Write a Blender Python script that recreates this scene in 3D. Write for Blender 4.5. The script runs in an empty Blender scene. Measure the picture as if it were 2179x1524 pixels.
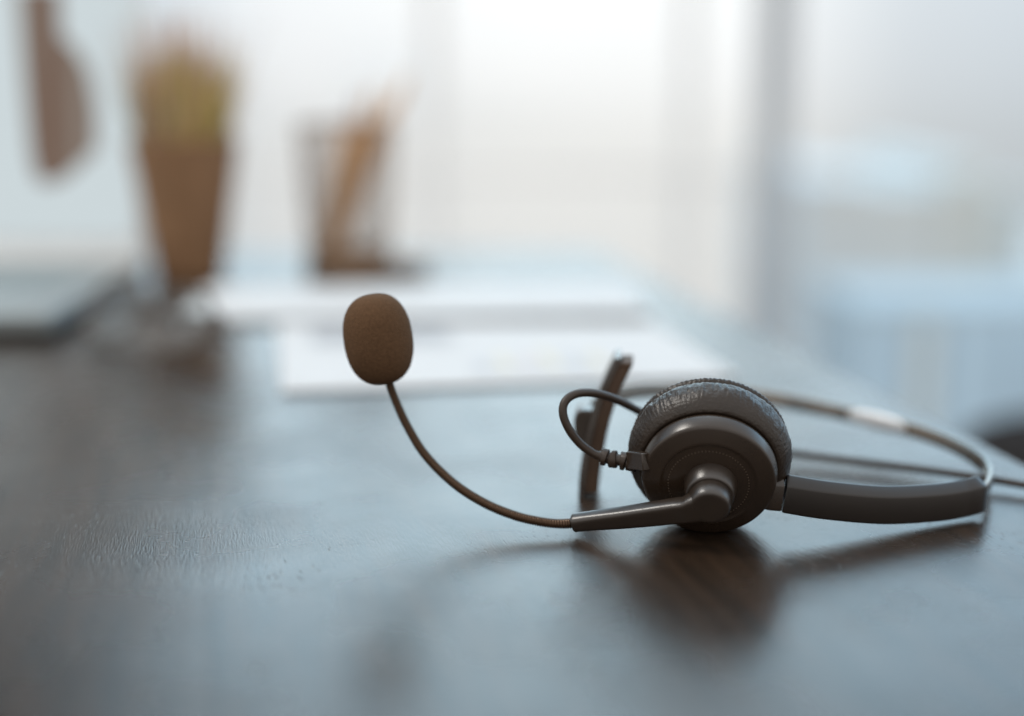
import bpy, bmesh, math, random
from mathutils import Vector, Matrix, noise

random.seed(7)
SC = bpy.context.scene
COL = SC.collection

# ------------------------------------------------------------------ camera
PW, PH, LENS = 2179.0, 1524.0, 50.0
FPX = PW * LENS / 36.0
CAM_H = 0.165
PITCH = math.atan((762 - 150) / FPX)
cam = bpy.data.cameras.new('camera')
cam.lens = LENS; cam.sensor_width = 36.0; cam.sensor_fit = 'HORIZONTAL'
cam.clip_start = 0.01; cam.clip_end = 200
cam.dof.use_dof = True
cam.dof.focus_distance = 0.507
cam.dof.aperture_fstop = 1.95
camo = bpy.data.objects.new('camera', cam); COL.objects.link(camo)
camo.location = (0, 0, CAM_H); camo.rotation_euler = (math.pi / 2 - PITCH, 0, 0)
SC.camera = camo
CP, SP = math.cos(PITCH), math.sin(PITCH)

# ------------------------------------------------------------------ world: bright window side, dim room side
wd = bpy.data.worlds.new('World'); SC.world = wd; wd.use_nodes = True
nt = wd.node_tree; N, L = nt.nodes, nt.links
bg = N['Background']
tc = N.new('ShaderNodeTexCoord'); sx = N.new('ShaderNodeSeparateXYZ'); L.new(tc.outputs['Generated'], sx.inputs[0])
def wramp(src, stops):
    r = N.new('ShaderNodeValToRGB'); e = r.color_ramp.elements
    while len(e) < len(stops): e.new(0.5)
    for k, (p, c) in enumerate(stops):
        e[k].position = p; e[k].color = (*c, 1)
    L.new(src, r.inputs[0]); return r
def wmap(src, a, b):
    m = N.new('ShaderNodeMapRange'); m.inputs[1].default_value = a; m.inputs[2].default_value = b
    m.interpolation_type = 'SMOOTHSTEP'; L.new(src, m.inputs[0]); return m
zz = wmap(sx.outputs['Z'], -0.4, 0.6); zz.interpolation_type = 'LINEAR'
front = wramp(zz.outputs[0], [(0.0, (.74, .71, .67)), (0.35, (.92, .91, .89)), (0.40, (1.06, 1.06, 1.06)), (0.46, (1.16, 1.17, 1.18)),
                              (0.53, (1.30, 1.34, 1.35)), (0.60, (3.15, 3.8, 4.1)), (0.80, (2.6, 3.75, 4.5)),
                              (1.0, (1.8, 2.15, 2.4))])
back = wramp(zz.outputs[0], [(0.0, (.33, .29, .26)), (0.4, (.76, .71, .66)), (0.7, (.90, .87, .83)), (1.0, (.95, .95, .95))])
xq = wmap(sx.outputs['X'], -0.45, 0.55); xq.interpolation_type = 'LINEAR'
xm = wramp(xq.outputs[0], [(0.0, (.30, .33, .36)), (0.14, (.46, .52, .56)), (0.21, (.66, .72, .77)), (0.285, (.89, .90, .915)), (0.46, (1, 1, 1)),
                                                          (0.60, (1, 1, 1)), (0.71, (.68, .72, .76)), (1.0, (.48, .56, .64))])
mul = N.new('ShaderNodeMix'); mul.data_type = 'RGBA'; mul.blend_type = 'MULTIPLY'; mul.inputs[0].default_value = 1
L.new(front.outputs[0], mul.inputs[6]); L.new(xm.outputs[0], mul.inputs[7])
mx = N.new('ShaderNodeMix'); mx.data_type = 'RGBA'
L.new(wmap(sx.outputs['Y'], -0.05, 0.55).outputs[0], mx.inputs[0])
L.new(back.outputs[0], mx.inputs[6]); L.new(mul.outputs[2], mx.inputs[7])
L.new(mx.outputs[2], bg.inputs[0]); bg.inputs[1].default_value = 1.0

la = bpy.data.lights.new('glint_lamp', 'AREA'); la.shape = 'DISK'; la.size = .60; la.energy = 20; la.color = (1, .95, .88)  # unseen disk lamp up left, added for the glints on the headset
lo = bpy.data.objects.new('glint_lamp', la); COL.objects.link(lo)
lo.location = Vector((.07, .49, .03)) + Vector((-.60, .10, .79)).normalized() * 2.3
lo.rotation_euler = (Vector((.07, .49, .03)) - lo.location).to_track_quat('-Z', 'Y').to_euler()
SC.view_settings.view_transform = 'Standard'; SC.view_settings.look = 'None'
SC.view_settings.exposure = 0; SC.view_settings.gamma = 1
SC.render.engine = 'CYCLES'
SC.cycles.use_denoising = True
SC.cycles.max_bounces = 8; SC.cycles.transparent_max_bounces = 24
SC.cycles.sample_clamp_indirect = 6

# ------------------------------------------------------------------ helpers
def ray(px, py):
    u = (px - PW / 2) / FPX; v = (PH / 2 - py) / FPX
    return Vector((u, CP + v * SP, -SP + v * CP))
def at(px, py, Y):                      # point seen at a pixel of the photograph, Y metres in front
    d = ray(px, py); return Vector((0, 0, CAM_H)) + d * (Y / d.y)
def on(px, py, z=0.0):                  # point seen at a pixel, at height z
    d = ray(px, py); return Vector((0, 0, CAM_H)) + d * ((z - CAM_H) / d.z)

def spline(pts, n):                     # Catmull-Rom, evenly resampled to n points (tuples of any length)
    P = [tuple(p) for p in pts]; m = len(P[0])
    P = [tuple(2 * P[0][k] - P[1][k] for k in range(m))] + P + [tuple(2 * P[-1][k] - P[-2][k] for k in range(m))]
    fine = []
    for i in range(1, len(P) - 2):
        for j in range(24):
            t = j / 24; a, b, c, d = P[i - 1], P[i], P[i + 1], P[i + 2]
            fine.append(tuple(.5 * (2 * b[k] + (c[k] - a[k]) * t + (2 * a[k] - 5 * b[k] + 4 * c[k] - d[k]) * t * t
                                    + (3 * b[k] - a[k] - 3 * c[k] + d[k]) * t ** 3) for k in range(m)))
    fine.append(P[-2])
    ds = [0]
    for i in range(1, len(fine)):
        ds.append(ds[-1] + math.dist(fine[i][:3], fine[i - 1][:3]))
    out = []; j = 0
    for i in range(n):
        s = ds[-1] * i / (n - 1)
        while j < len(ds) - 2 and ds[j + 1] < s: j += 1
        f = (s - ds[j]) / max(1e-12, ds[j + 1] - ds[j])
        out.append(tuple(fine[j][k] * (1 - f) + fine[j + 1][k] * f for k in range(m)))
    return out

class MB:
    def __init__(s): s.v = []; s.f = []; s.mi = []
    def add(s, vs, fs, mi=0):
        o = len(s.v); s.v += [tuple(v) for v in vs]
        s.f += [tuple(i + o for i in f) for f in fs]; s.mi += [mi] * len(fs)
    def rings(s, R, closed=True, caps=True, mi=0):
        k = len(R[0]); vs = [p for r in R for p in r]; fs = []
        for i in range(len(R) - 1):
            for j in range(k if closed else k - 1):
                a = i * k + j; b = i * k + (j + 1) % k
                fs.append((a, b, b + k, a + k))
        if caps:
            fs.append(tuple(range(k - 1, -1, -1))); fs.append(tuple((len(R) - 1) * k + j for j in range(k)))
        s.add(vs, fs, mi)
    def tube(s, pts, rad, seg=16, mi=0, caps=True):
        P = [Vector(p[:3]) for p in pts]; R = []
        up = None
        for i, p in enumerate(P):
            t = (P[min(i + 1, len(P) - 1)] - P[max(i - 1, 0)]).normalized()
            if up is None:
                up = t.orthogonal().normalized()
            up = (up - t * up.dot(t)).normalized(); w = t.cross(up)
            r = rad(i / (len(P) - 1)) if callable(rad) else rad
            R.append([p + (up * math.cos(2 * math.pi * k / seg) + w * math.sin(2 * math.pi * k / seg)) * r for k in range(seg)])
        s.rings(R, True, caps, mi)
    def band(s, pts, sec, up=Vector((0, 0, 1)), mi=0, scale=None):   # sec: list of (outward, up) in metres
        P = [Vector(p[:3]) for p in pts]; R = []
        for i, p in enumerate(P):
            t = (P[min(i + 1, len(P) - 1)] - P[max(i - 1, 0)]).normalized()
            b = (up - t * up.dot(t)).normalized(); n = t.cross(b)
            k = scale(i / (len(P) - 1)) if scale else 1
            R.append([p + n * (q[0] * k) + b * (q[1] * k) for q in sec])
        s.rings(R, True, True, mi)
    def box(s, lo, hi, M=None, mi=0):
        (x0, y0, z0), (x1, y1, z1) = lo, hi
        vs = [Vector(c) for c in ((x0, y0, z0), (x1, y0, z0), (x1, y1, z0), (x0, y1, z0), (x0, y0, z1), (x1, y0, z1), (x1, y1, z1), (x0, y1, z1))]
        if M: vs = [M @ v for v in vs]
        s.add(vs, [(3, 2, 1, 0), (4, 5, 6, 7), (0, 1, 5, 4), (1, 2, 6, 5), (2, 3, 7, 6), (3, 0, 4, 7)], mi)
    def lathe(s, prof, F, seg=96, fn=None, caps=True, mi=0):         # prof (height, radius); F maps local (z up axis) to world
        R = []
        for i, (h, r) in enumerate(prof):
            row = []
            for k in range(seg):
                a = 2 * math.pi * k / seg
                rr, hh = fn(h, r, a, i) if fn else (r, h)
                row.append(F @ Vector((rr * math.cos(a), rr * math.sin(a), hh)))
            R.append(row)
        s.rings(R, True, caps, mi)
    def build(s, name, mats, parent=None, smooth=True, bevel=0, seg=2, sub=0, angle=35):
        me = bpy.data.meshes.new(name)
        off = parent_loc(parent)
        me.from_pydata([(v[0] - off.x, v[1] - off.y, v[2] - off.z) for v in s.v], [], s.f)
        for m in (mats if isinstance(mats, (list, tuple)) else [mats]): me.materials.append(m)
        for p, mi in zip(me.polygons, s.mi): p.material_index = mi
        bm = bmesh.new(); bm.from_mesh(me); bmesh.ops.recalc_face_normals(bm, faces=bm.faces); bm.to_mesh(me); bm.free()
        if smooth:
            me.polygons.foreach_set('use_smooth', [True] * len(me.polygons))
            me.set_sharp_from_angle(angle=math.radians(angle))
        o = bpy.data.objects.new(name, me); COL.objects.link(o)
        if parent: o.parent = parent
        if bevel:
            b = o.modifiers.new('bevel', 'BEVEL'); b.width = bevel; b.segments = seg; b.limit_method = 'ANGLE'; b.angle_limit = math.radians(40)
            b.harden_normals = False
        return o
def parent_loc(p):
    v = Vector((0, 0, 0))
    while p:
        v = v + p.location; p = p.parent
    return v
def empty(name, loc, label, cat, group=None):
    o = bpy.data.objects.new(name, None); COL.objects.link(o); o.location = loc
    o.empty_display_size = 0.02
    return tag(o, label, cat, group)
def tag(o, label=None, cat=None, group=None, kind=None):
    if label: o['label'] = label
    if cat: o['category'] = cat
    if group: o['group'] = group
    if kind: o['kind'] = kind
    return o

def mat(name, col, rough=.5, metal=0, spec=.5, bump=None, coat=0, var=None):
    m = bpy.data.materials.new(name); m.use_nodes = True
    n, l = m.node_tree.nodes, m.node_tree.links; b = n['Principled BSDF']
    b.inputs['Base Color'].default_value = (*col, 1); b.inputs['Roughness'].default_value = rough
    b.inputs['Metallic'].default_value = metal; b.inputs['Specular IOR Level'].default_value = spec
    b.inputs['Coat Weight'].default_value = coat
    t = n.new('ShaderNodeTexCoord')
    if bump:
        sc, st, dist = bump
        no = n.new('ShaderNodeTexNoise'); no.inputs['Scale'].default_value = sc; no.inputs['Detail'].default_value = 4
        l.new(t.outputs['Object'], no.inputs['Vector'])
        bu = n.new('ShaderNodeBump'); bu.inputs['Strength'].default_value = st; bu.inputs['Distance'].default_value = dist
        l.new(no.outputs['Fac'], bu.inputs['Height']); l.new(bu.outputs[0], b.inputs['Normal'])
    if var:
        sc, amt = var
        no = n.new('ShaderNodeTexNoise'); no.inputs['Scale'].default_value = sc; no.inputs['Detail'].default_value = 5
        l.new(t.outputs['Object'], no.inputs['Vector'])
        r = n.new('ShaderNodeValToRGB')
        r.color_ramp.elements[0].position = .3; r.color_ramp.elements[1].position = .7
        r.color_ramp.elements[0].color = (*[c * (1 - amt) for c in col], 1)
        r.color_ramp.elements[1].color = (*[min(1, c * (1 + amt)) for c in col], 1)
        l.new(no.outputs['Fac'], r.inputs[0]); l.new(r.outputs[0], b.inputs['Base Color'])
    return m

M = {}
M['plastic'] = mat('dark_brown_plastic', (.030, .019, .012), .27, spec=.7, bump=(2600, .10, .0002), var=(60, .12))
M['satin'] = mat('satin_plastic', (.027, .018, .012), .28, spec=1.0, bump=(3800, .22, .0002), var=(90, .12))
M['strap'] = mat('strap_plastic', (.017, .0125, .010), .33, spec=.6, bump=(2600, .08, .0002), var=(60, .1))
M['rubber'] = mat('cable_rubber', (.038, .023, .014), .45, bump=(1800, .1, .0002), var=(80, .15))
M['coil'] = mat('gooseneck_coil', (.09, .052, .03), .26, metal=.6)
M['foam'] = mat('foam', (.112, .062, .033), .95, spec=.15, bump=(1500, .6, .0005), var=(900, .14))
M['leather'] = mat('leatherette', (.026, .017, .011), .33, spec=.5, bump=(900, .45, .0006), var=(160, .15))
M['pad'] = mat('soft_pad', (.070, .037, .019), .7, var=(120, .15))
M['band'] = mat('sprung_metal_band', (.24, .21, .18), .22, metal=1)
M['glint'] = mat('pale_glint', (.62, .64, .66), .3, coat=.5)  # pale colour painted in as the highlight on the metal band
M['dot'] = mat('hole_edge', (.09, .065, .045), .4)

# ------------------------------------------------------------------ setting: the desk top
def desk_material():
    m = bpy.data.materials.new('dark_wood'); m.use_nodes = True
    n, l = m.node_tree.nodes, m.node_tree.links; b = n['Principled BSDF']
    t = n.new('ShaderNodeTexCoord')
    mp = n.new('ShaderNodeMapping'); mp.vector_type = 'TEXTURE'; mp.inputs['Rotation'].default_value = (0, 0, math.radians(12.3)); mp.inputs['Scale'].default_value = (1 / 9, 1, 1)
    l.new(t.outputs['Object'], mp.inputs['Vector'])
    def nz(vec, scale, detail=5, dist=0):
        q = n.new('ShaderNodeTexNoise'); q.inputs['Scale'].default_value = scale; q.inputs['Detail'].default_value = detail
        q.inputs['Distortion'].default_value = dist; l.new(vec, q.inputs['Vector']); return q.outputs['Fac']
    def ramp(src, p0, c0, p1, c1):
        r = n.new('ShaderNodeValToRGB'); e = r.color_ramp.elements
        e[0].position = p0; e[0].color = (*c0, 1); e[1].position = p1; e[1].color = (*c1, 1); l.new(src, r.inputs[0]); return r.outputs[0]
    grain = nz(mp.outputs[0], 14, 8, .6)
    l.new(ramp(grain, .32, (.018, .012, .008), .76, (.044, .026, .016)), b.inputs['Base Color'])
    blot = nz(t.outputs['Object'], 16, 4)
    rr = n.new('ShaderNodeMapRange'); rr.inputs[1].default_value = .3; rr.inputs[2].default_value = .7
    rr.inputs[3].default_value = .22; rr.inputs[4].default_value = .31; l.new(blot, rr.inputs[0]); l.new(rr.outputs[0], b.inputs['Roughness'])
    b.inputs['IOR'].default_value = 1.52
    # wood pores (short slits along the grain) and slight waviness of the lacquer
    mp2 = n.new('ShaderNodeMapping'); mp2.vector_type = 'TEXTURE'; mp2.inputs['Rotation'].default_value = (0, 0, math.radians(12.3)); mp2.inputs['Scale'].default_value = (1 / 650, 1 / 150, 1)
    l.new(t.outputs['Object'], mp2.inputs['Vector'])
    vor = n.new('ShaderNodeTexVoronoi'); vor.inputs['Scale'].default_value = 1.0; l.new(mp2.outputs[0], vor.inputs['Vector'])
    pit = ramp(vor.outputs['Distance'], .10, (0, 0, 0), .28, (1, 1, 1))
    msk = ramp(nz(t.outputs['Object'], 22, 2), .44, (0, 0, 0), .62, (1, 1, 1))
    mxp = n.new('ShaderNodeMix'); mxp.data_type = 'RGBA'; mxp.inputs[6].default_value = (1, 1, 1, 1)
    l.new(msk, mxp.inputs[0]); l.new(pit, mxp.inputs[7])
    # a board joint running away from the camera
    mp3 = n.new('ShaderNodeMapping'); mp3.vector_type = 'TEXTURE'; mp3.inputs['Rotation'].default_value = (0, 0, math.radians(12.3))
    l.new(t.outputs['Object'], mp3.inputs['Vector'])
    sp_ = n.new('ShaderNodeSeparateXYZ'); l.new(mp3.outputs[0], sp_.inputs[0])
    jn = on(430, 1200); th = math.radians(12.3); jx = jn.x * math.cos(th) + jn.y * math.sin(th)
    md = n.new('ShaderNodeMath'); md.operation = 'SUBTRACT'; md.inputs[1].default_value = jx; l.new(sp_.outputs[0], md.inputs[0])
    mo = n.new('ShaderNodeMath'); mo.operation = 'PINGPONG'; mo.inputs[1].default_value = .055; l.new(md.outputs[0], mo.inputs[0])
    gr = ramp(mo.outputs[0], .0, (0, 0, 0), .0011, (1, 1, 1))
    b0 = n.new('ShaderNodeBump'); b0.inputs['Strength'].default_value = .25; b0.inputs['Distance'].default_value = .0001
    l.new(gr, b0.inputs['Height'])
    b1 = n.new('ShaderNodeBump'); l.new(b0.outputs[0], b1.inputs['Normal']); b1.inputs['Strength'].default_value = .34; b1.inputs['Distance'].default_value = .00025
    l.new(mxp.outputs[2], b1.inputs['Height'])
    fine = nz(mp.outputs[0], 160, 6)
    b2 = n.new('ShaderNodeBump'); b2.inputs['Strength'].default_value = .16; b2.inputs['Distance'].default_value = .0008
    l.new(fine, b2.inputs['Height']); l.new(b1.outputs[0], b2.inputs['Normal'])
    wav = nz(t.outputs['Object'], 9, 2)
    b3 = n.new('ShaderNodeBump'); b3.inputs['Strength'].default_value = .14; b3.inputs['Distance'].default_value = .006
    l.new(wav, b3.inputs['Height']); l.new(b2.outputs[0], b3.inputs['Normal']); l.new(b3.outputs[0], b.inputs['Normal'])
    return m
M['desk'] = desk_material()
e1, e2 = on(1990, 890), on(2179, 985)
de = (e2 - e1); FAR = 1.34
pf = e1 + de * ((FAR - e1.y) / de.y); pn = e1 + de * ((-0.35 - e1.y) / de.y)
mb = MB()
cs = [(-1.1, -.35), (pn.x, pn.y), (pf.x, pf.y), (-1.1, FAR)]
mb.add([(x, y, z) for z in (-.035, 0) for x, y in cs], [(3, 2, 1, 0), (4, 5, 6, 7), (0, 1, 5, 4), (1, 2, 6, 5), (2, 3, 7, 6), (3, 0, 4, 7)])
desk = mb.build('desk_top', M['desk'], bevel=.003, seg=3); tag(desk, kind='structure')

mb = MB(); mb.box((-4, -3, -.80), (6, 3.6, -.75))
tag(mb.build('floor', mat('floor_grey', (.30, .32, .34), .4, var=(3, .15)), smooth=False), kind='structure')

# ------------------------------------------------------------------ background: window, wall, building
M['frame'] = mat('frame_grey', (.52, .54, .56), .5, var=(20, .1))
WY = 3.2
win = empty('window', (.58, WY, -.75), 'tall bright window with a grey vertical post behind the desk', 'window')
mb = MB()
mb.box((.545, WY - .035, -.74), (.615, WY + .035, 2.5)); mb.build('mullion', M['frame'], win, bevel=.004)
mb = MB()
mb.box((-.93, WY - .035, -.745), (-.87, WY + .035, 2.5)); mb.box((2.4, WY - .035, -.745), (2.46, WY + .035, 2.5))
mb.box((-.87, WY - .03, 2.44), (.545, WY + .03, 2.5)); mb.box((.615, WY - .03, 2.44), (2.4, WY + .03, 2.5))
mb.box((-.87, WY - .03, -.745), (.545, WY + .03, -.69)); mb.box((.615, WY - .03, -.745), (2.4, WY + .03, -.69))
mb.build('frame', M['frame'], win, bevel=.004)
mb = MB(); mb.box((-.87, WY - .025, -.070), (.545, WY - .021, -.054)); mb.build('rail', mat('rail_white', (.92, .91, .90), .5, var=(20, .05)), win, bevel=.003)
for x_ in (-.19, .37):
    mb = MB(); mb.box((x_, WY - .02, -.69), (x_ + .034, WY + .003, 2.44)); mb.build('stile', mat('stile_white', (.93, .93, .92), .5, var=(20, .04)), win, bevel=.003)
def pane_mat():
    m = bpy.data.materials.new('window_glass'); m.use_nodes = True; n, l = m.node_tree.nodes, m.node_tree.links
    n.remove(n['Principled BSDF']); o = n['Material Output']
    a = n.new('ShaderNodeBsdfTransparent'); a.inputs[0].default_value = (.97, .98, .98, 1)
    g = n.new('ShaderNodeBsdfGlossy'); g.inputs['Roughness'].default_value = .02
    mi = n.new('ShaderNodeMixShader'); mi.inputs[0].default_value = .05
    l.new(a.outputs[0], mi.inputs[1]); l.new(g.outputs[0], mi.inputs[2]); l.new(mi.outputs[0], o.inputs[0]); return m
M['pane'] = pane_mat()
for x0, x1 in ((-.87, .545), (.615, 2.4)):
    mb = MB(); mb.box((x0, WY + .004, -.69), (x1, WY + .010, 2.44)); mb.build('pane', M['pane'], win, smooth=False)
mb = MB(); mb.box((-4, WY - .05, -.75), (-.93, WY + .10, 2.6))
tag(mb.build('wall', mat('wall_grey', (.19, .21, .24), .8, var=(2, .1)), smooth=False), 'plain grey wall behind the laptop, left of the window', 'wall')

bl = empty('building', (4.2, 15, -3), 'pale bluish building outside the right half of the window', 'building')
for x0, x1, zt, c in ((3.05, 3.75, -.95, (.78, .87, .94)), (3.76, 4.55, -1.05, (.80, .89, .96)), (4.58, 5.05, -.85, (.78, .86, .88)), (5.08, 5.5, -1.1, (.70, .83, .90)), (5.53, 7.5, -1.9, (.88, .93, .97))):
    mb = MB(); mb.box((x0, 15, -4), (x1, 19, zt)); mb.build('wall', mat('pale_render', c, .9, spec=.2, var=(.5, .08)), bl, smooth=False)

cb = empty('cabinet', (1.5, 2.7, -.75), 'low blue grey cabinet with upright door seams under the window', 'cabinet')
M['cab'] = mat('cabinet_blue', (.54, .72, .86), .45, var=(3, .12))
mb = MB(); mb.box((.66, 2.72, -.749), (2.35, 3.1, -.28)); mb.build('carcass', mat('cabinet_body', (.50, .62, .70), .9, spec=.1, var=(3, .1)), cb, bevel=.004)
xs = [.665, .775, .825, .97, 1.3, 1.8, 2.345]
for i, (a, b_) in enumerate(zip(xs[:-1], xs[1:])):
    mb = MB(); mb.box((a + .004, 2.70, -.72), (b_ - .004, 2.718, -.31))
    mb.build('door', M['cab'] if i != 1 else mat('strip_pale', (.75, .84, .86), .45, var=(3, .1)), cb, bevel=.003)

st = empty('stool', (.62, 1.35, -.75), 'dark padded stool beyond the right edge of the desk', 'stool')
sp = at(2046, 1034, 1.30); sp.x += .10
mb = MB()
prof = [(-.028, .0), (-.028, .15), (-.02, .172), (0, .18), (.018, .172), (.026, .15), (.028, .0)]
mb.lathe([(h, max(r, 1e-4)) for h, r in prof], Matrix.Translation((sp.x + .10, 1.36, sp.z)), 48)
mb.build('seat', mat('dark_seat', (.018, .013, .011), .95, spec=.1, var=(20, .2)), st)
for k in range(4):
    a = math.pi / 4 + k * math.pi / 2
    mb = MB(); mb.tube([(sp.x + .10 + .11 * math.cos(a), 1.36 + .11 * math.sin(a), sp.z - .027), (sp.x + .10 + .16 * math.cos(a), 1.36 + .16 * math.sin(a), -.749)], .012, 12)
    mb.build('leg', mat('stool_leg', (.05, .04, .035), .5), st)

# ------------------------------------------------------------------ HEADSET
O = at(1510, 941, .509)                                   # centre of the ear side of the cushion
hs = empty('headset', Vector((O.x + .04, .54, 0)), 'dark brown one ear call headset with foam microphone on a bent boom', 'headset')
BETA = math.radians(20)
vx = Vector((O.x, O.y, 0)).normalized()
ax = Vector((-vx.x * math.cos(BETA), -vx.y * math.cos(BETA), -math.sin(BETA))).normalized()
rt = ax.cross(Vector((0, 0, 1))).normalized() * -1        # towards picture right
if rt.x < 0: rt = -rt
upv = rt.cross(-ax).normalized()
if upv.z < 0: upv = -upv
FR = Matrix(((rt.x, upv.x, ax.x, O.x), (rt.y, upv.y, ax.y, O.y), (rt.z, upv.z, ax.z, O.z), (0, 0, 0, 1)))
mm = .001
def loc(r, u, s): return FR @ Vector((r * mm, u * mm, s * mm))

# ear cup: parent part with the cushion, hub, yoke as sub-parts
prof = [(13.0, .01), (13.0, 24.0), (17.2, 23.6), (18.0, 24.2), (19.2, 24.35), (20.0, 24.25), (23.6, 23.5), (24.1, 23.25), (24.4, 22.9), (24.7, 22.2),
        (26.0, 17.8), (26.15, 17.3), (26.12, 16.9), (25.95, 16.5), (25.95, 15.8), (26.3, 14.0), (26.8, 11.5), (26.9, 9.0), (26.9, .01)]
def smoothprof(p, k=4):
    out = []
    for i in range(len(p) - 1):
        for j in range(k):
            f = j / k; out.append((p[i][0] * (1 - f) + p[i + 1][0] * f, p[i][1] * (1 - f) + p[i + 1][1] * f))
    out.append(p[-1]); return out
mb = MB(); mb.lathe([(h * mm, r * mm) for h, r in prof], FR, 160)
cup = mb.build('ear_cup', M['plastic'], hs, angle=50)

def cush(h, r, a, i):
    h_, r_ = h / mm, r / mm
    q = Vector((math.cos(a) * 29, math.sin(a) * 29, h_))
    top = .5 + .5 * math.sin(a)
    w = math.exp(-((h_ - 8) / 5.5) ** 2)
    pucker = noise.noise(Vector((a * 26, h_ * .22, 3.1))) * .55 + noise.noise(Vector((a * 60, h_ * .35, 9))) * .22
    crease = noise.noise(q * .16) * .5 + noise.noise(q * .42) * .25
    d = w * (pucker * .62 + crease * .8)
    if h_ < 2.9:                                           # stitched rim at the ear side
        d += (.13 + .06 * noise.noise(Vector((a * 9, 1, 2)))) * math.sin(a * 104 + 1.5 * noise.noise(Vector((a * 14, 5, 2)))) * math.exp(-((h_ - 1.3) / 1.1) ** 2) + .12 * noise.noise(q * 1.1)
    if r_ < 5: d = 0
    return r + d * mm, h
prof = [(-.6, .01), (-.6, 20), (-.5, 25), (-.1, 27.2), (.5, 28.3), (1.2, 28.75), (1.9, 28.7), (2.5, 28.4), (2.9, 28.1), (3.3, 28.15), (4.0, 28.7), (5.0, 29.2),
        (6.2, 29.5), (7.6, 29.6), (9.0, 29.55), (10.4, 29.35), (11.8, 28.9), (13.2, 28.3), (14.6, 27.5), (15.8, 26.5), (16.7, 25.5), (17.1, 24.6), (16.6, 23.5), (15, 22)]
mb = MB(); mb.lathe([(h * mm, r * mm) for h, r in smoothprof(prof, 3)], FR, 720, cush)
mb.build('ear_cushion', M['leather'], cup, angle=70)

# ring of tiny holes round the hub
mb = MB()
for k in range(72):
    a = 2 * math.pi * k / 72
    c = Vector((14.2 * math.cos(a), 14.2 * math.sin(a), 26.28)) * mm
    F = FR @ Matrix.Translation(c)
    mb.lathe([(-.0002, .00026), (.00006, .00025), (.00012, .00014), (.00013, .00001)], F, 8)
mb.build('dot_ring', M['dot'], cup)

# hub: fixed collar, then the boom's own disc
HX = .7
def hubF(): return FR @ Matrix.Translation((HX * mm, 0, 0))
mb = MB(); mb.lathe([(h * mm, r * mm) for h, r in [(26.5, .01), (26.5, 9.6), (27.2, 9.55), (32.4, 8.5), (33.0, 8.25), (33.35, 7.8), (33.4, 7.2), (34.2, 7.2), (34.2, .01)]], hubF(), 96)
mb.build('boom_hub', M['satin'], cup, angle=45)

# strain relief on the left of the cup
pr0, pr1 = at(1352, 986, .497), at(1274, 971, .501)
dirr = (pr1 - pr0); Lr = dirr.length
Fq = Matrix.Translation(pr0) @ dirr.to_track_quat('Z', 'Y').to_matrix().to_4x4()
prof = [(0, .01), (0, 3.2)]
Lm = Lr / mm
prof += [(Lm * .18, 3.2), (Lm * .20, 2.1)]
for k in range(3):
    a = Lm * (.24 + k * .26)
    r = 3.35 - .13 * k
    prof += [(a, 2.1), (a + .05, r - .25), (a + .3, r), (a + Lm * .15, r), (a + Lm * .15 + .25, r - .25), (a + Lm * .15 + .3, 2.1)]
prof += [(Lm, 1.7), (Lm, .01)]
mb = MB()
def rel(h, r, a, i):                                       # rings cut open alternately, so their outline is uneven
    return (r * (1 + (.035 * math.sin(3 * a + h / mm * 1.3) if r > 2e-3 else 0)), h + .00045 * math.sin(a + h / mm * .9))
mb.lathe([(h * mm, max(r * mm, 1e-5)) for h, r in prof], Fq, 40, rel)
mb.build('strain_relief', M['rubber'], cup, angle=40)
# flat tab of the relief moulded onto the cup
mb = MB()
tb = [at(1382, 982, .4875), at(1362, 979, .4925), at(1348, 978, .4965)]
mb.band(spline(tb, 10), [(.0016, -.0026), (.0016, .0026), (.0010, .0032), (-.003, .0032), (-.003, -.0032), (.0010, -.0032)])
mb.build('cable_tab', M['plastic'], cup, bevel=.0004)

# boom arm: disc plus tapering handle, one mesh
AH = 6.3                                                    # thickness along the axis
mb = MB()
mb.lathe([(h * mm, r * mm) for h, r in [(34.3, .01), (34.3, 7.3), (34.6, 7.65), (35.1, 7.8), (39.0, 7.0), (39.7, 6.75), (40.1, 6.3), (40.3, 5.6), (40.35, 4.8), (40.35, .01)]], hubF(), 96)
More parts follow.
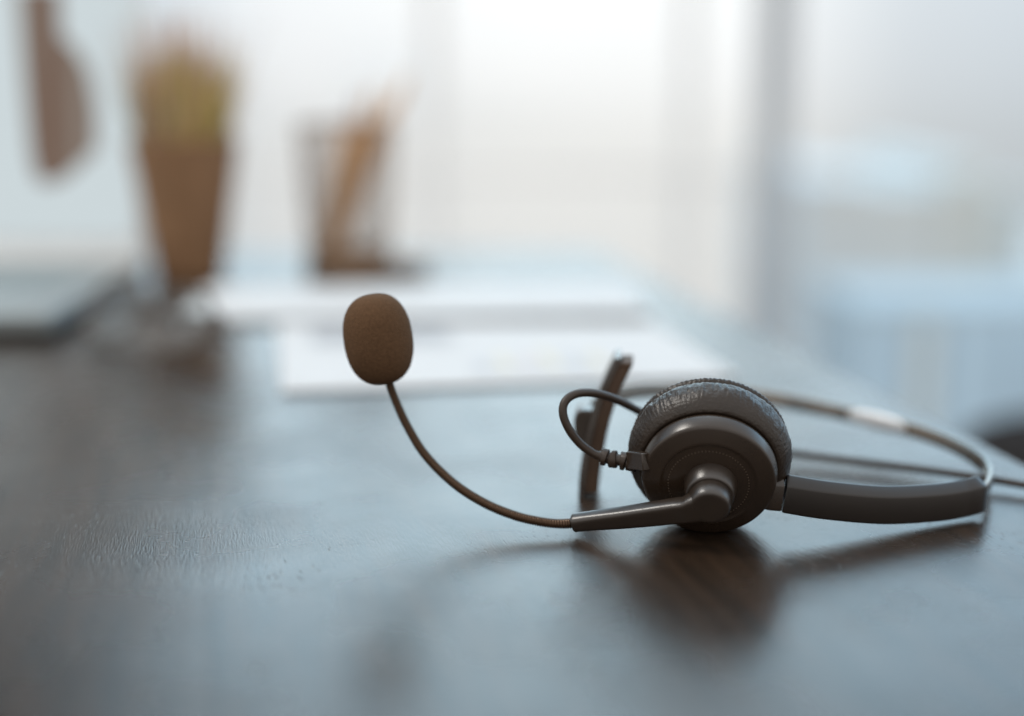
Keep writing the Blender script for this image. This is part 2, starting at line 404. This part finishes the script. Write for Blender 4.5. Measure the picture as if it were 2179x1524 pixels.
# the handle swept in the plane of the disc
Pd = FR.inverted()
s0 = 36.6
def in_plane(px, py, s):                                    # pixel -> point on the plane s along the axis
    d = ray(px, py); c = Vector((0, 0, CAM_H)); p0 = FR @ Vector((0, 0, s * mm))
    return c + d * ((p0 - c).dot(ax) / d.dot(ax))
hp = [(1513, 1075, 36.8, 5.7), (1502, 1075, 36.9, 5.9), (1489, 1077, 37.0, 5.6), (1475, 1081, 37.2, 5.1), (1460, 1085, 37.0, 4.55), (1440, 1087, 36.2, 4.4), (1410, 1091, 35.6, 4.3),
      (1370, 1096, 34.6, 4.1), (1320, 1102, 33.4, 3.8), (1270, 1107, 32.2, 3.5), (1222, 1112.5, 31.0, 3.25)]
pts = [tuple(in_plane(a, b, c)) + (w,) for a, b, c, w in hp]
P = spline(pts, 70); R = []
for i, p in enumerate(P):
    v = Vector(p[:3]); t = (Vector(P[min(i + 1, 69)][:3]) - Vector(P[max(i - 1, 0)][:3])).normalized()
    n_ = (ax - t * ax.dot(t)).normalized(); b_ = n_.cross(t)
    if b_.z < 0: b_ = -b_
    f = i / 69; hw = p[3] * mm; ht = (3.15 * (1 - f) + 3.0 * f) * mm
    ex = 5.0 * (1 - f) + 2.6 * f                            # superellipse: flat plate at the hub, round sleeve at the tip
    row = []
    for k in range(40):
        a = 2 * math.pi * k / 40; ca, sa = math.cos(a), math.sin(a)
        row.append(v + n_ * (ht * math.copysign(abs(ca) ** (2 / ex), ca)) + b_ * (hw * math.copysign(abs(sa) ** (2 / ex), sa)))
    R.append(row)
c_ = sum(R[-1], Vector()) / 40
t_ = (Vector(P[-1][:3]) - Vector(P[-2][:3])).normalized()
R.append([c_ + (q - c_) * .93 + t_ * .0003 for q in R[-1]])
mb.rings(R)
arm = mb.build('boom_arm', M['satin'], hs, angle=48)
tip = c_

# gooseneck
gp = [at(1228, 1113, None or (tip.y + .0015)), at(1190, 1114.5, tip.y - .0005), at(1150, 1110, tip.y), at(1095, 1097, tip.y + .002), at(1030, 1070, tip.y + .006), at(965, 1028, tip.y + .011),
      at(905, 968, tip.y + .017), at(866, 905, tip.y + .022), at(839, 845, tip.y + .026), at(824, 800, tip.y + .028), at(812, 755, tip.y + .029)]
NR = 118
P = spline([tuple(p) for p in gp], NR * 5 + 1)
mb = MB(); mb.tube(P, lambda f: (1.72 - .16 * f) * mm + .21 * mm * math.cos(2 * math.pi * NR * f), 20)
boom = mb.build('boom', M['coil'], hs, angle=80)

# foam microphone
mc = at(805, 722, tip.y + .029)
sc_ = FPX / (mc - Vector((0, 0, CAM_H))).dot(Vector((0, CP, -SP)))
tilt = math.radians(8)
Fm = Matrix.Translation(mc) @ Matrix.Rotation(-PITCH * .5, 4, 'X') @ Matrix.Rotation(-tilt, 4, 'Y')
RX, RZ = 73.5 / sc_, 97 / sc_
prof = []
for k in range(41):
    a = -math.pi / 2 + math.pi * k / 40
    ca, sa = math.cos(a), math.sin(a)
    prof.append((RZ * math.copysign(abs(sa) ** .86, sa), max(1e-5, RX * abs(ca) ** .80 * (1 + .012 * sa))))
mb = MB(); mb.lathe(prof, Fm, 140, lambda h, r, a, i: (r + (.10 * noise.noise(Vector((math.cos(a) * r, math.sin(a) * r, h)) * 1400) * mm if r > 2e-4 else 0), h))
mb.build('microphone_foam', M['foam'], hs, angle=80)

# headband: plastic slider in front, sprung metal band round the back
BP = [(1640, 1049, .4925), (1664, 1051, .4925), (1760, 1066, .4925), (1880, 1076, .4965), (1990, 1071, .504), (2050, 1062, .5095), (2088, 1051, .5145),
      (2102, 1036, .526), (2106, 1012, .5425), (2090, 986, .557), (2040, 952, .573), (1960, 920, .592), (1860, 894, .612), (1750, 869, .627),
      (1640, 848, .634), (1520, 834, .628), (1420, 829, .605), (1340, 834, .578), (1285, 852, .560), (1250, 885, .553)]
W = [tuple(at(*b)) for b in BP]
full = spline(W, 600)
def near(px, py, Y):
    q = at(px, py, Y); return min(range(600), key=lambda i: (Vector(full[i]) - q).length)
i0, i1 = near(1665, 1051, .4925), near(2086, 1052, .5145)
sec = [(2.1, -6.2), (2.3, -5.6), (2.3, 3.2), (2.2, 3.7), (1.9, 4.1), (-1.2, 6.6), (-1.6, 6.8), (-2.4, 6.8), (-2.6, 6.5), (-2.6, -6.2), (-2.3, -6.5), (1.8, -6.5)]
sec = [(a * mm, b * mm) for a, b in sec]
mb = MB(); pl = full[i0 + 1:i1 + 1]
mb.band(pl, sec, scale=lambda f: 1 if .004 < f < .99 else .95)
slider = mb.build('headband_slider', M['strap'], hs, angle=40)
mb = MB(); mb.band(spline([at(1606, 1046, .4905), at(1630, 1048, .4918), at(1663, 1050.5, .4925)], 14), [(a * .96, b * .94) for a, b in sec], scale=lambda f: .86 + .14 * min(1, f * 1.6))
mb.build('yoke', M['plastic'], cup, angle=40)
sb = [(-1.0, -3.2), (-1.0, 3.0), (-.7, 3.4), (.7, 3.4), (1.0, 3.0), (1.0, -3.2), (.7, -3.5), (-.7, -3.5)]
mb = MB(); mb.band(full[i1 - 14:], [(a * mm, b * .92 * mm) for a, b in sb])
hb = mb.build('headband', M['band'], hs, angle=40)
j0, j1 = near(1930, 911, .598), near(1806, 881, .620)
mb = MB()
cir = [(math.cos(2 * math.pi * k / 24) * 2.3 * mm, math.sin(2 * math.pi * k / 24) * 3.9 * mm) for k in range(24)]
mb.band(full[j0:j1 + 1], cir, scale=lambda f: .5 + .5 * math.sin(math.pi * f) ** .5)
mb.build('glint_sleeve', M['glint'], hb, angle=60)  # added sleeve, its pale colour and taper stand for the band's glint

# temple bar at the far end of the headband, seen edge-on
def slab(path, w, y0, depth, lean=0.0):                      # path: (px, py, half width px); a bar in the picture, with real depth
    R = []
    for (px, py, hw) in path:
        a, b_ = at(px - hw, py, y0 + lean * (py - 1078) / -300), at(px + hw, py, y0 + lean * (py - 1078) / -300)
        dv = Vector((.10, .995, 0)) * depth
        R.append([a, b_, b_ + dv, a + dv])
    return R
tbp = [(1245, 1052, 18), (1248, 1010, 19), (1256, 960, 19), (1268, 905, 18.5), (1283, 855, 18.5), (1300, 815, 18.5), (1318, 782, 17), (1325, 772, 13)]
def dens(path, n=40): return [p for p in spline([(a, b, c) for a, b, c in path], n)]
mb = MB()
padp = [(a + 10, b, c - .5) for a, b, c in tbp]
mb.rings(slab(dens(padp), 0, .536, .017, .010))
mb.build('temple_pad', M['pad'], hs, bevel=.0022, seg=4, angle=50)
mb = MB()
backp = [(1238, 1080, 6.5), (1237, 1060, 6.5), (1240, 1010, 7), (1248, 960, 7), (1260, 905, 7), (1274, 855, 7), (1290, 815, 7.5), (1308, 778, 7.5), (1314, 763, 6)]
mb.rings(slab(dens(backp), 0, .535, .019, .010))
ft = dens([(1244, 1086, 5), (1250, 1084, 12), (1251, 1078, 10), (1250, 1074, 4)], 8)
mb.rings(slab(ft, 0, .536, .014, .0))
tbb = mb.build('temple_bar', M['plastic'], hs, bevel=.0008, seg=3, angle=50)
kn = [(1252, 946, 21), (1249, 938, 24), (1247, 910, 26), (1246, 885, 23), (1249, 873, 15)]
mb = MB(); mb.rings(slab(dens(kn, 16), 0, .541, .012, .004)); mb.build('pivot_knob', M['plastic'], hs, bevel=.0018, seg=3, angle=50)

# cable: loop on the left, behind the cup, out to the right above the desk
cp = [at(1282, 973, .5005), at(1262, 965, .5008), at(1235, 945, .5005), at(1211, 914, .500), at(1198, 880, .5005), at(1203, 854, .502), at(1227, 838, .505), at(1265, 837, .510), at(1310, 850, .516),
      at(1360, 875, .5245), at(1430, 912, .541), at(1530, 940, .562), at(1620, 955, .578), at(1690, 965, .585), at(1800, 979, .578), at(1930, 995, .567), at(2060, 1013, .555), at(2179, 1032, .544), at(2330, 1060, .528), at(2520, 1115, .500)]
mb = MB(); mb.tube(spline([tuple(p) for p in cp], 260), 1.56 * mm, 18)
mb.build('cable', M['rubber'], hs, angle=80)

# ------------------------------------------------------------------ desk things behind the headset
def printed(seed, col=(.745, .735, .73)):
    m = mat('paper%d' % seed, [c * .80 for c in col], .7, var=(60, .03)); return m
M['paper'] = printed(1)
M['print'] = mat('printed_grey', (.52, .53, .56), .7); M['print_y'] = mat('printed_yellow', (.64, .60, .50), .7); M['print_p'] = mat('printed_pink', (.62, .57, .57), .7)
# sheets in front
cr = [on(604, 838), on(1566, 806), on(1388, 694), on(592, 694)]
rep = empty('paper_sheets', (cr[0] + cr[2]) / 2, 'white printed sheets lying on the desk just behind the microphone', 'papers')
def sheet(corners, z0, z1, inset=0, shift=Vector((0, 0, 0))):
    c = sum(corners, Vector()) / 4
    q = [c + (p - c) * (1 - inset) + shift for p in corners]
    mb = MB(); mb.add([(p.x, p.y, z) for z in (z0, z1) for p in q], [(3, 2, 1, 0), (4, 5, 6, 7), (0, 1, 5, 4), (1, 2, 6, 5), (2, 3, 7, 6), (3, 0, 4, 7)])
    return mb, q
for k in range(3):
    mb, q = sheet(cr, .0004 + k * .0006, .0009 + k * .0006, 0, Vector((random.uniform(-.003, .003), random.uniform(-.002, .002), 0)))
    top = mb.build('sheet', M['paper'], rep, smooth=False)
def bl_(u, v): return (q[0] * (1 - u) + q[1] * u) * (1 - v) + (q[3] * (1 - u) + q[2] * u) * v
def mark(mb, u0, v0, u1, v1, z, mi):
    c = [bl_(u0, v0), bl_(u1, v0), bl_(u1, v1), bl_(u0, v1)]
    mb.add([(p.x, p.y, z) for p in c], [(0, 1, 2, 3)], mi)
mb = MB()
for k in range(9):
    mark(mb, .08, .90 - k * .035, .42 + .05 * random.random(), .905 - k * .035 + .008, .0028, 0)
for k, (h, mi) in enumerate([(.22, 0), (.34, 1), (.28, 2), (.44, 1), (.3, 0), (.36, 1), (.2, 2)]):
    mark(mb, .44 + k * .055, .18, .47 + k * .055, .18 + h * .6, .0028, mi)
mark(mb, .42, .165, .84, .172, .0028, 0)
mb.build('print', [M['print'], M['print_y'], M['print_p']], rep, smooth=False)

# thicker white document behind
bd = empty('document_stack', on(880, 690), 'white document sheets lying between the front papers and the mesh pencil cup', 'papers')
c2 = [on(392, 692), on(1376, 676), on(1330, 604, .012), on(420, 606, .012)]
c2 = [Vector((p.x, p.y, 0)) for p in c2]
c2[2].y = c2[1].y + .135; c2[3].y = c2[0].y + .135; c2[2].x = c2[1].x - .005; c2[3].x = c2[0].x - .01
for k in range(4):
    mb, _ = sheet(c2, .0005 + k * .0010, .0014 + k * .0010, 0, Vector((random.uniform(-.004, .004), random.uniform(-.003, .003), 0)))
    mb.build('sheet', printed(2 + k, (.76, .76, .76)), bd, smooth=False)

# pencil cup of wire mesh
PC = at(745, 585, 1.185); PC.z = 0.0
H, RB, RT = .121, .034, .0405
pc = empty('pencil_cup', (PC.x, PC.y, 0), 'brown wire mesh pencil cup standing behind the white papers', 'pencil cup')
M['wire'] = mat('bronze_wire', (.26, .17, .11), .45, metal=.3)
mb = MB()
n_w = 44
for sgn in (1, -1):
    for k in range(n_w):
        pts = []
        for j in range(25):
            f = j / 24; a = 2 * math.pi * k / n_w + sgn * f * 1.3; r = RB + (RT - RB) * f
            pts.append((PC.x + r * math.cos(a), PC.y + r * math.sin(a), .016 + (H - .017) * f))
        mb.tube(pts, .00042, 4, caps=False)
mb.build('mesh_wall', M['wire'], pc)
mb = MB(); mb.tube([(PC.x + RT * math.cos(2 * math.pi * k / 64), PC.y + RT * math.sin(2 * math.pi * k / 64), H) for k in range(65)], .0016, 10, caps=False)
mb.build('rim', M['wire'], pc)
mb = MB(); mb.lathe([(.0006, 1e-4), (.0006, RB + .002), (.0015, RB + .003), (.015, RB + .0014), (.018, RB), (.0165, RB - .0015), (.004, RB - .0015), (.004, 1e-4)], Matrix.Translation((PC.x, PC.y, 0)), 64)
mb.build('base', M['wire'], pc)

def stick(name, b, t, r, mats, label, cat, tipl=.014):
    b, t = Vector(b), Vector(t); d = (t - b).normalized()
    o = empty(name, b, label, cat, 'pencils and pens in the mesh cup')
    mb = MB(); mb.tube([b, b + (t - d * tipl - b) * .5, t - d * tipl], r, 6 if r < .0045 else 16); mb.build('barrel', mats[0], o, smooth=r > .0045)
    mb = MB(); mb.tube([t - d * tipl, t - d * tipl * .5, t], lambda f: r * (1 - .82 * f), 12); mb.build('tip', mats[1], o)
def inside(px, py, dy): p = at(px, py, 1.185 + dy); return p
W1 = mat('pencil_wood', (.62, .36, .18), .5, var=(90, .2)); W2 = mat('pencil_tan', (.74, .50, .30), .5, var=(90, .2)); W3 = mat('marker_brown', (.52, .29, .14), .5, var=(60, .15))
W4 = mat('pen_grey', (.42, .38, .40), .4); W5 = mat('pale_wood', (.70, .52, .36), .6)
spec = [('marker', (698, 548), -.004, (776, 248), .006, .0075, (W3, W3), 'thick brown marker leaning right in the mesh cup, centre of the bunch', 'marker', .012),
        ('marker', (712, 548), .006, (806, 262), .012, .0070, (W1, W3), 'thick brown marker nearest the right rim of the mesh cup', 'marker', .012),
        ('marker', (690, 545), .004, (742, 262), .010, .0058, (W2, W3), 'lighter tan marker standing steepest in the mesh cup', 'marker', .012),
        ('pencil', (688, 550), -.012, (800, 178), -.006, .0034, (W2, W5), 'tan pencil rising between two others from the mesh cup', 'pencil', .016),
        ('pencil', (706, 550), -.016, (872, 150), -.012, .0034, (W1, W5), 'longest brown pencil, leaning furthest right out of the mesh cup', 'pencil', .016),
        ('pen', (690, 548), .012, (768, 190), .016, .0032, (W4, W4), 'thin grey pen, leftmost tip above the mesh cup', 'pen', .016),
        ('pencil', (716, 550), -.002, (832, 196), -.002, .0034, (W2, W5), 'tan pencil with a pale tip beside the longest pencil', 'pencil', .016)]
for nm, b, dyb, t, dyt, r, ms, lb, ct, tl in spec:
    pb, pt = inside(*b, dyb), inside(*t, dyt)
    pb.z = max(pb.z, .0045 + r); stick(nm, pb, pt, r, ms, lb, ct, tl)
ea = at(868, 575, 1.165)  # plain brown block beside the foot of the mesh cup
mb = MB(); mb.box((ea.x - .030, ea.y - .010, .0004), (ea.x + .016, ea.y + .012, .011)); o = mb.build('block', mat('block_brown', (.22, .14, .09), .7, var=(80, .15)), None, bevel=.003)
tag(o, 'small brown block lying by the foot of the mesh cup', 'block')

# potted grass
PP = at(405, 600, 1.13); PP.z = 0
pt = empty('potted_plant', (PP.x, PP.y, 0), 'tapered brown pot with a tuft of olive grass beside the laptop', 'potted plant')
s_ = FPX / 1.15
mb = MB()
prof = [(.0005, 1e-4), (.0005, .025), (.002, .0265), (.06, .035), (.100, .0415), (.108, .0425), (.112, .0428), (.113, .042), (.110, .0405), (.098, .039), (.097, 1e-4)]
mb.lathe(prof, Matrix.Translation((PP.x, PP.y, 0)), 64); mb.build('pot', mat('brown_pot', (.24, .132, .068), .7, spec=.3, var=(40, .15)), pt)
mb = MB(); mb.lathe([(.0975, 1e-4), (.0975, .0388), (.101, .033), (.102, 1e-4)], Matrix.Translation((PP.x, PP.y, 0)), 40); mb.build('soil', mat('soil', (.05, .035, .025), .9, var=(300, .4)), pt)
G = [mat('grass_olive', (.46, .38, .10), .6, var=(60, .3)), mat('grass_dry', (.60, .38, .17), .6, var=(60, .3)), mat('grass_pink', (.55, .36, .27), .6, var=(60, .2))]
mb = MB()
for k in range(330):
    a = random.uniform(0, 2 * math.pi); q_ = math.sqrt(random.random()); r0 = .036 * q_
    b = Vector((PP.x + r0 * math.cos(a), PP.y + r0 * math.sin(a), .098))
    hgt = random.uniform(.035, .088) if random.random() < .72 else random.uniform(.085, .118)
    lean = q_ * random.uniform(.008, .030) * (hgt / .08)
    t = b + Vector((math.cos(a) * lean + random.uniform(-.007, .007), math.sin(a) * lean + random.uniform(-.007, .007), hgt))
    if k % 24 == 0: t = b + Vector((.030 + .018 * random.random(), random.uniform(-.01, .01), .06 + .02 * random.random()))
    m_ = (b + t) / 2 + Vector((0, 0, hgt * .12)); w = random.uniform(.0011, .0022)
    sd = Vector((math.cos(a + 1.3), math.sin(a + 1.3), 0)) * w
    mi = 2 if hgt > .095 or random.random() < .06 else (1 if random.random() < .3 else 0)
    q = sd.cross(Vector((0, 0, 1))) * .18
    rows = [[b - sd, b + q, b + sd], [m_ - sd * .9, m_ + q, m_ + sd * .9], [t - sd * .15, t, t + sd * .15]]
    vs = [p for r_ in rows for p in r_]
    mb.add(vs, [(0, 1, 4, 3), (1, 2, 5, 4), (3, 4, 7, 6), (4, 5, 8, 7)], mi)
mb.build('foliage', G, pt)

# laptop at the left
LX1 = at(322, 560, 1.13).x; LW = .335; LX0 = LX1 - LW
yf, yb = on(80, 722).y, on(80, 722).y + .235
lt = empty('laptop', ((LX0 + LX1) / 2, (yf + yb) / 2, 0), 'open pale grey laptop at the left edge showing a brown shape on screen', 'laptop')
M['alu'] = mat('aluminium', (.35, .39, .40), .35, metal=.55, var=(30, .05)); M['dk'] = mat('laptop_underside', (.03, .027, .025), .6)
mb = MB(); mb.box((LX0, yf, .0045), (LX1, yb, .0165)); base = mb.build('base', M['alu'], lt, bevel=.002, seg=3)
mb = MB(); mb.box((LX0 + .006, yf + .004, .0006), (LX1 - .006, yb - .006, .0044)); mb.build('underside', M['dk'], lt, bevel=.001)
mb = MB()
for r in range(6):
    for c in range(14):
        x0 = LX0 + .026 + c * .0204; y0 = yf + .098 + r * .0192
        mb.box((x0, y0, .0166), (x0 + .017, y0 + .0158, .0179))
mb.build('keyboard', mat('keys_grey', (.27, .33, .35), .5), base, bevel=.0004, seg=1)
ang = math.radians(14)
Ml = Matrix.Translation((LX0, yb - .004, .017)) @ Matrix.Rotation(-ang, 4, 'X')
LH = .262
mb = MB(); mb.box((0, 0, 0), (LW, .006, LH), Ml); lid = mb.build('lid', mat('lid_white', (.72, .74, .75), .45, var=(20, .03)), lt, bevel=.002, seg=3)
def screen_mat(name, col, e):
    m = mat(name, (.02, .02, .02), .3); b = m.node_tree.nodes['Principled BSDF']
    b.inputs['Emission Color'].default_value = (*col, 1); b.inputs['Emission Strength'].default_value = e; return m
mb = MB(); mb.box((.006, -.0012, .020), (LW - .006, -.0002, LH - .008), Ml); mb.build('display', screen_mat('display_pale', (.66, .75, .78), .84), lid, smooth=False)
# the picture on the display: brown rounded shapes
def on_lid(px, py):
    d = ray(px, py); c = Vector((0, 0, CAM_H)); p0 = Ml @ Vector((0, -.0016, 0)); nn = Ml.to_3x3() @ Vector((0, -1, 0))
    return c + d * ((p0 - c).dot(nn) / d.dot(nn))
def shape(pl, off):
    mb = MB(); nn = Ml.to_3x3() @ Vector((0, -1, 0))
    v = [on_lid(*p) + nn * off for p in pl]; mb.add(v, [tuple(range(len(v)))]); return mb
lim = -30
ob = [(36, lim), (44, 90), (54, 220), (64, 330), (76, 380), (100, 392), (135, 382), (170, 352), (205, 318), (206, 240), (190, 150), (160, 100), (132, 80), (126, lim)]
shape(ob, 0).build('picture', screen_mat('picture_taupe', (.30, .22, .17), .55), lid, smooth=False)
ob = [(88, lim), (90, 90), (84, 160), (84, 250), (86, 372), (100, 388), (122, 382), (126, 300), (124, 160), (118, lim)]
shape(ob, .0006).build('picture', screen_mat('picture_brown', (.17, .07, .028), .62), lid, smooth=False)

# spectacles lying in front of the laptop
sp0 = on(318, 742)
gl = empty('spectacles', sp0, 'folded spectacles with grey rims lying in front of the laptop', 'spectacles')
M['rimm'] = mat('spectacle_rim', (.10, .08, .065), .35)
def lens_mat():
    m = bpy.data.materials.new('lens_glass'); m.use_nodes = True; n, l = m.node_tree.nodes, m.node_tree.links
    n.remove(n['Principled BSDF']); a = n.new('ShaderNodeBsdfTransparent'); a.inputs[0].default_value = (.9, .92, .92, 1)
    g = n.new('ShaderNodeBsdfGlossy'); g.inputs['Roughness'].default_value = .05; mi = n.new('ShaderNodeMixShader'); mi.inputs[0].default_value = .07
    l.new(a.outputs[0], mi.inputs[1]); l.new(g.outputs[0], mi.inputs[2]); l.new(mi.outputs[0], n['Material Output'].inputs[0]); return m
Fg = Matrix.Translation(sp0 + Vector((0, 0, .0205))) @ Matrix.Rotation(math.radians(-38), 4, 'Z') @ Matrix.Rotation(math.radians(-28), 4, 'X')
fr = MB()
for sx_ in (-1, 1):
    ring = [Fg @ Vector((sx_ * .031 + .024 * math.copysign(abs(math.cos(a)) ** .8, math.cos(a)), 0, .019 * math.copysign(abs(math.sin(a)) ** .8, math.sin(a)))) for a in [2 * math.pi * k / 48 for k in range(49)]]
    fr.tube(ring, .0017, 10, caps=False)
    lm = MB(); lm.add([p for p in ring[:-1]] + [p + Vector((0, .001, 0)) for p in ring[:-1]], [tuple(range(48)), tuple(range(95, 47, -1))]); lm.build('lens', lens_mat(), gl, smooth=False)
fr.tube([Fg @ Vector(p) for p in ((-.008, 0, .006), (0, -.001, .009), (.008, 0, .006))], .0016, 10)
fr.build('rims', M['rimm'], gl)
for sx_ in (-1, 1):
    mb = MB(); pts = spline([Fg @ Vector((sx_ * .055, .002, .008)), Fg @ Vector((sx_ * .052, .010, .007)), Fg @ Vector((sx_ * .01, .014 + .004 * sx_, .006)), Fg @ Vector((-sx_ * .045, .012 + .004 * sx_, .004)), Fg @ Vector((-sx_ * .062, .012, -.006))], 30)
    mb.tube(pts, .0019, 10); mb.build('temple_arm', M['rimm'], gl)
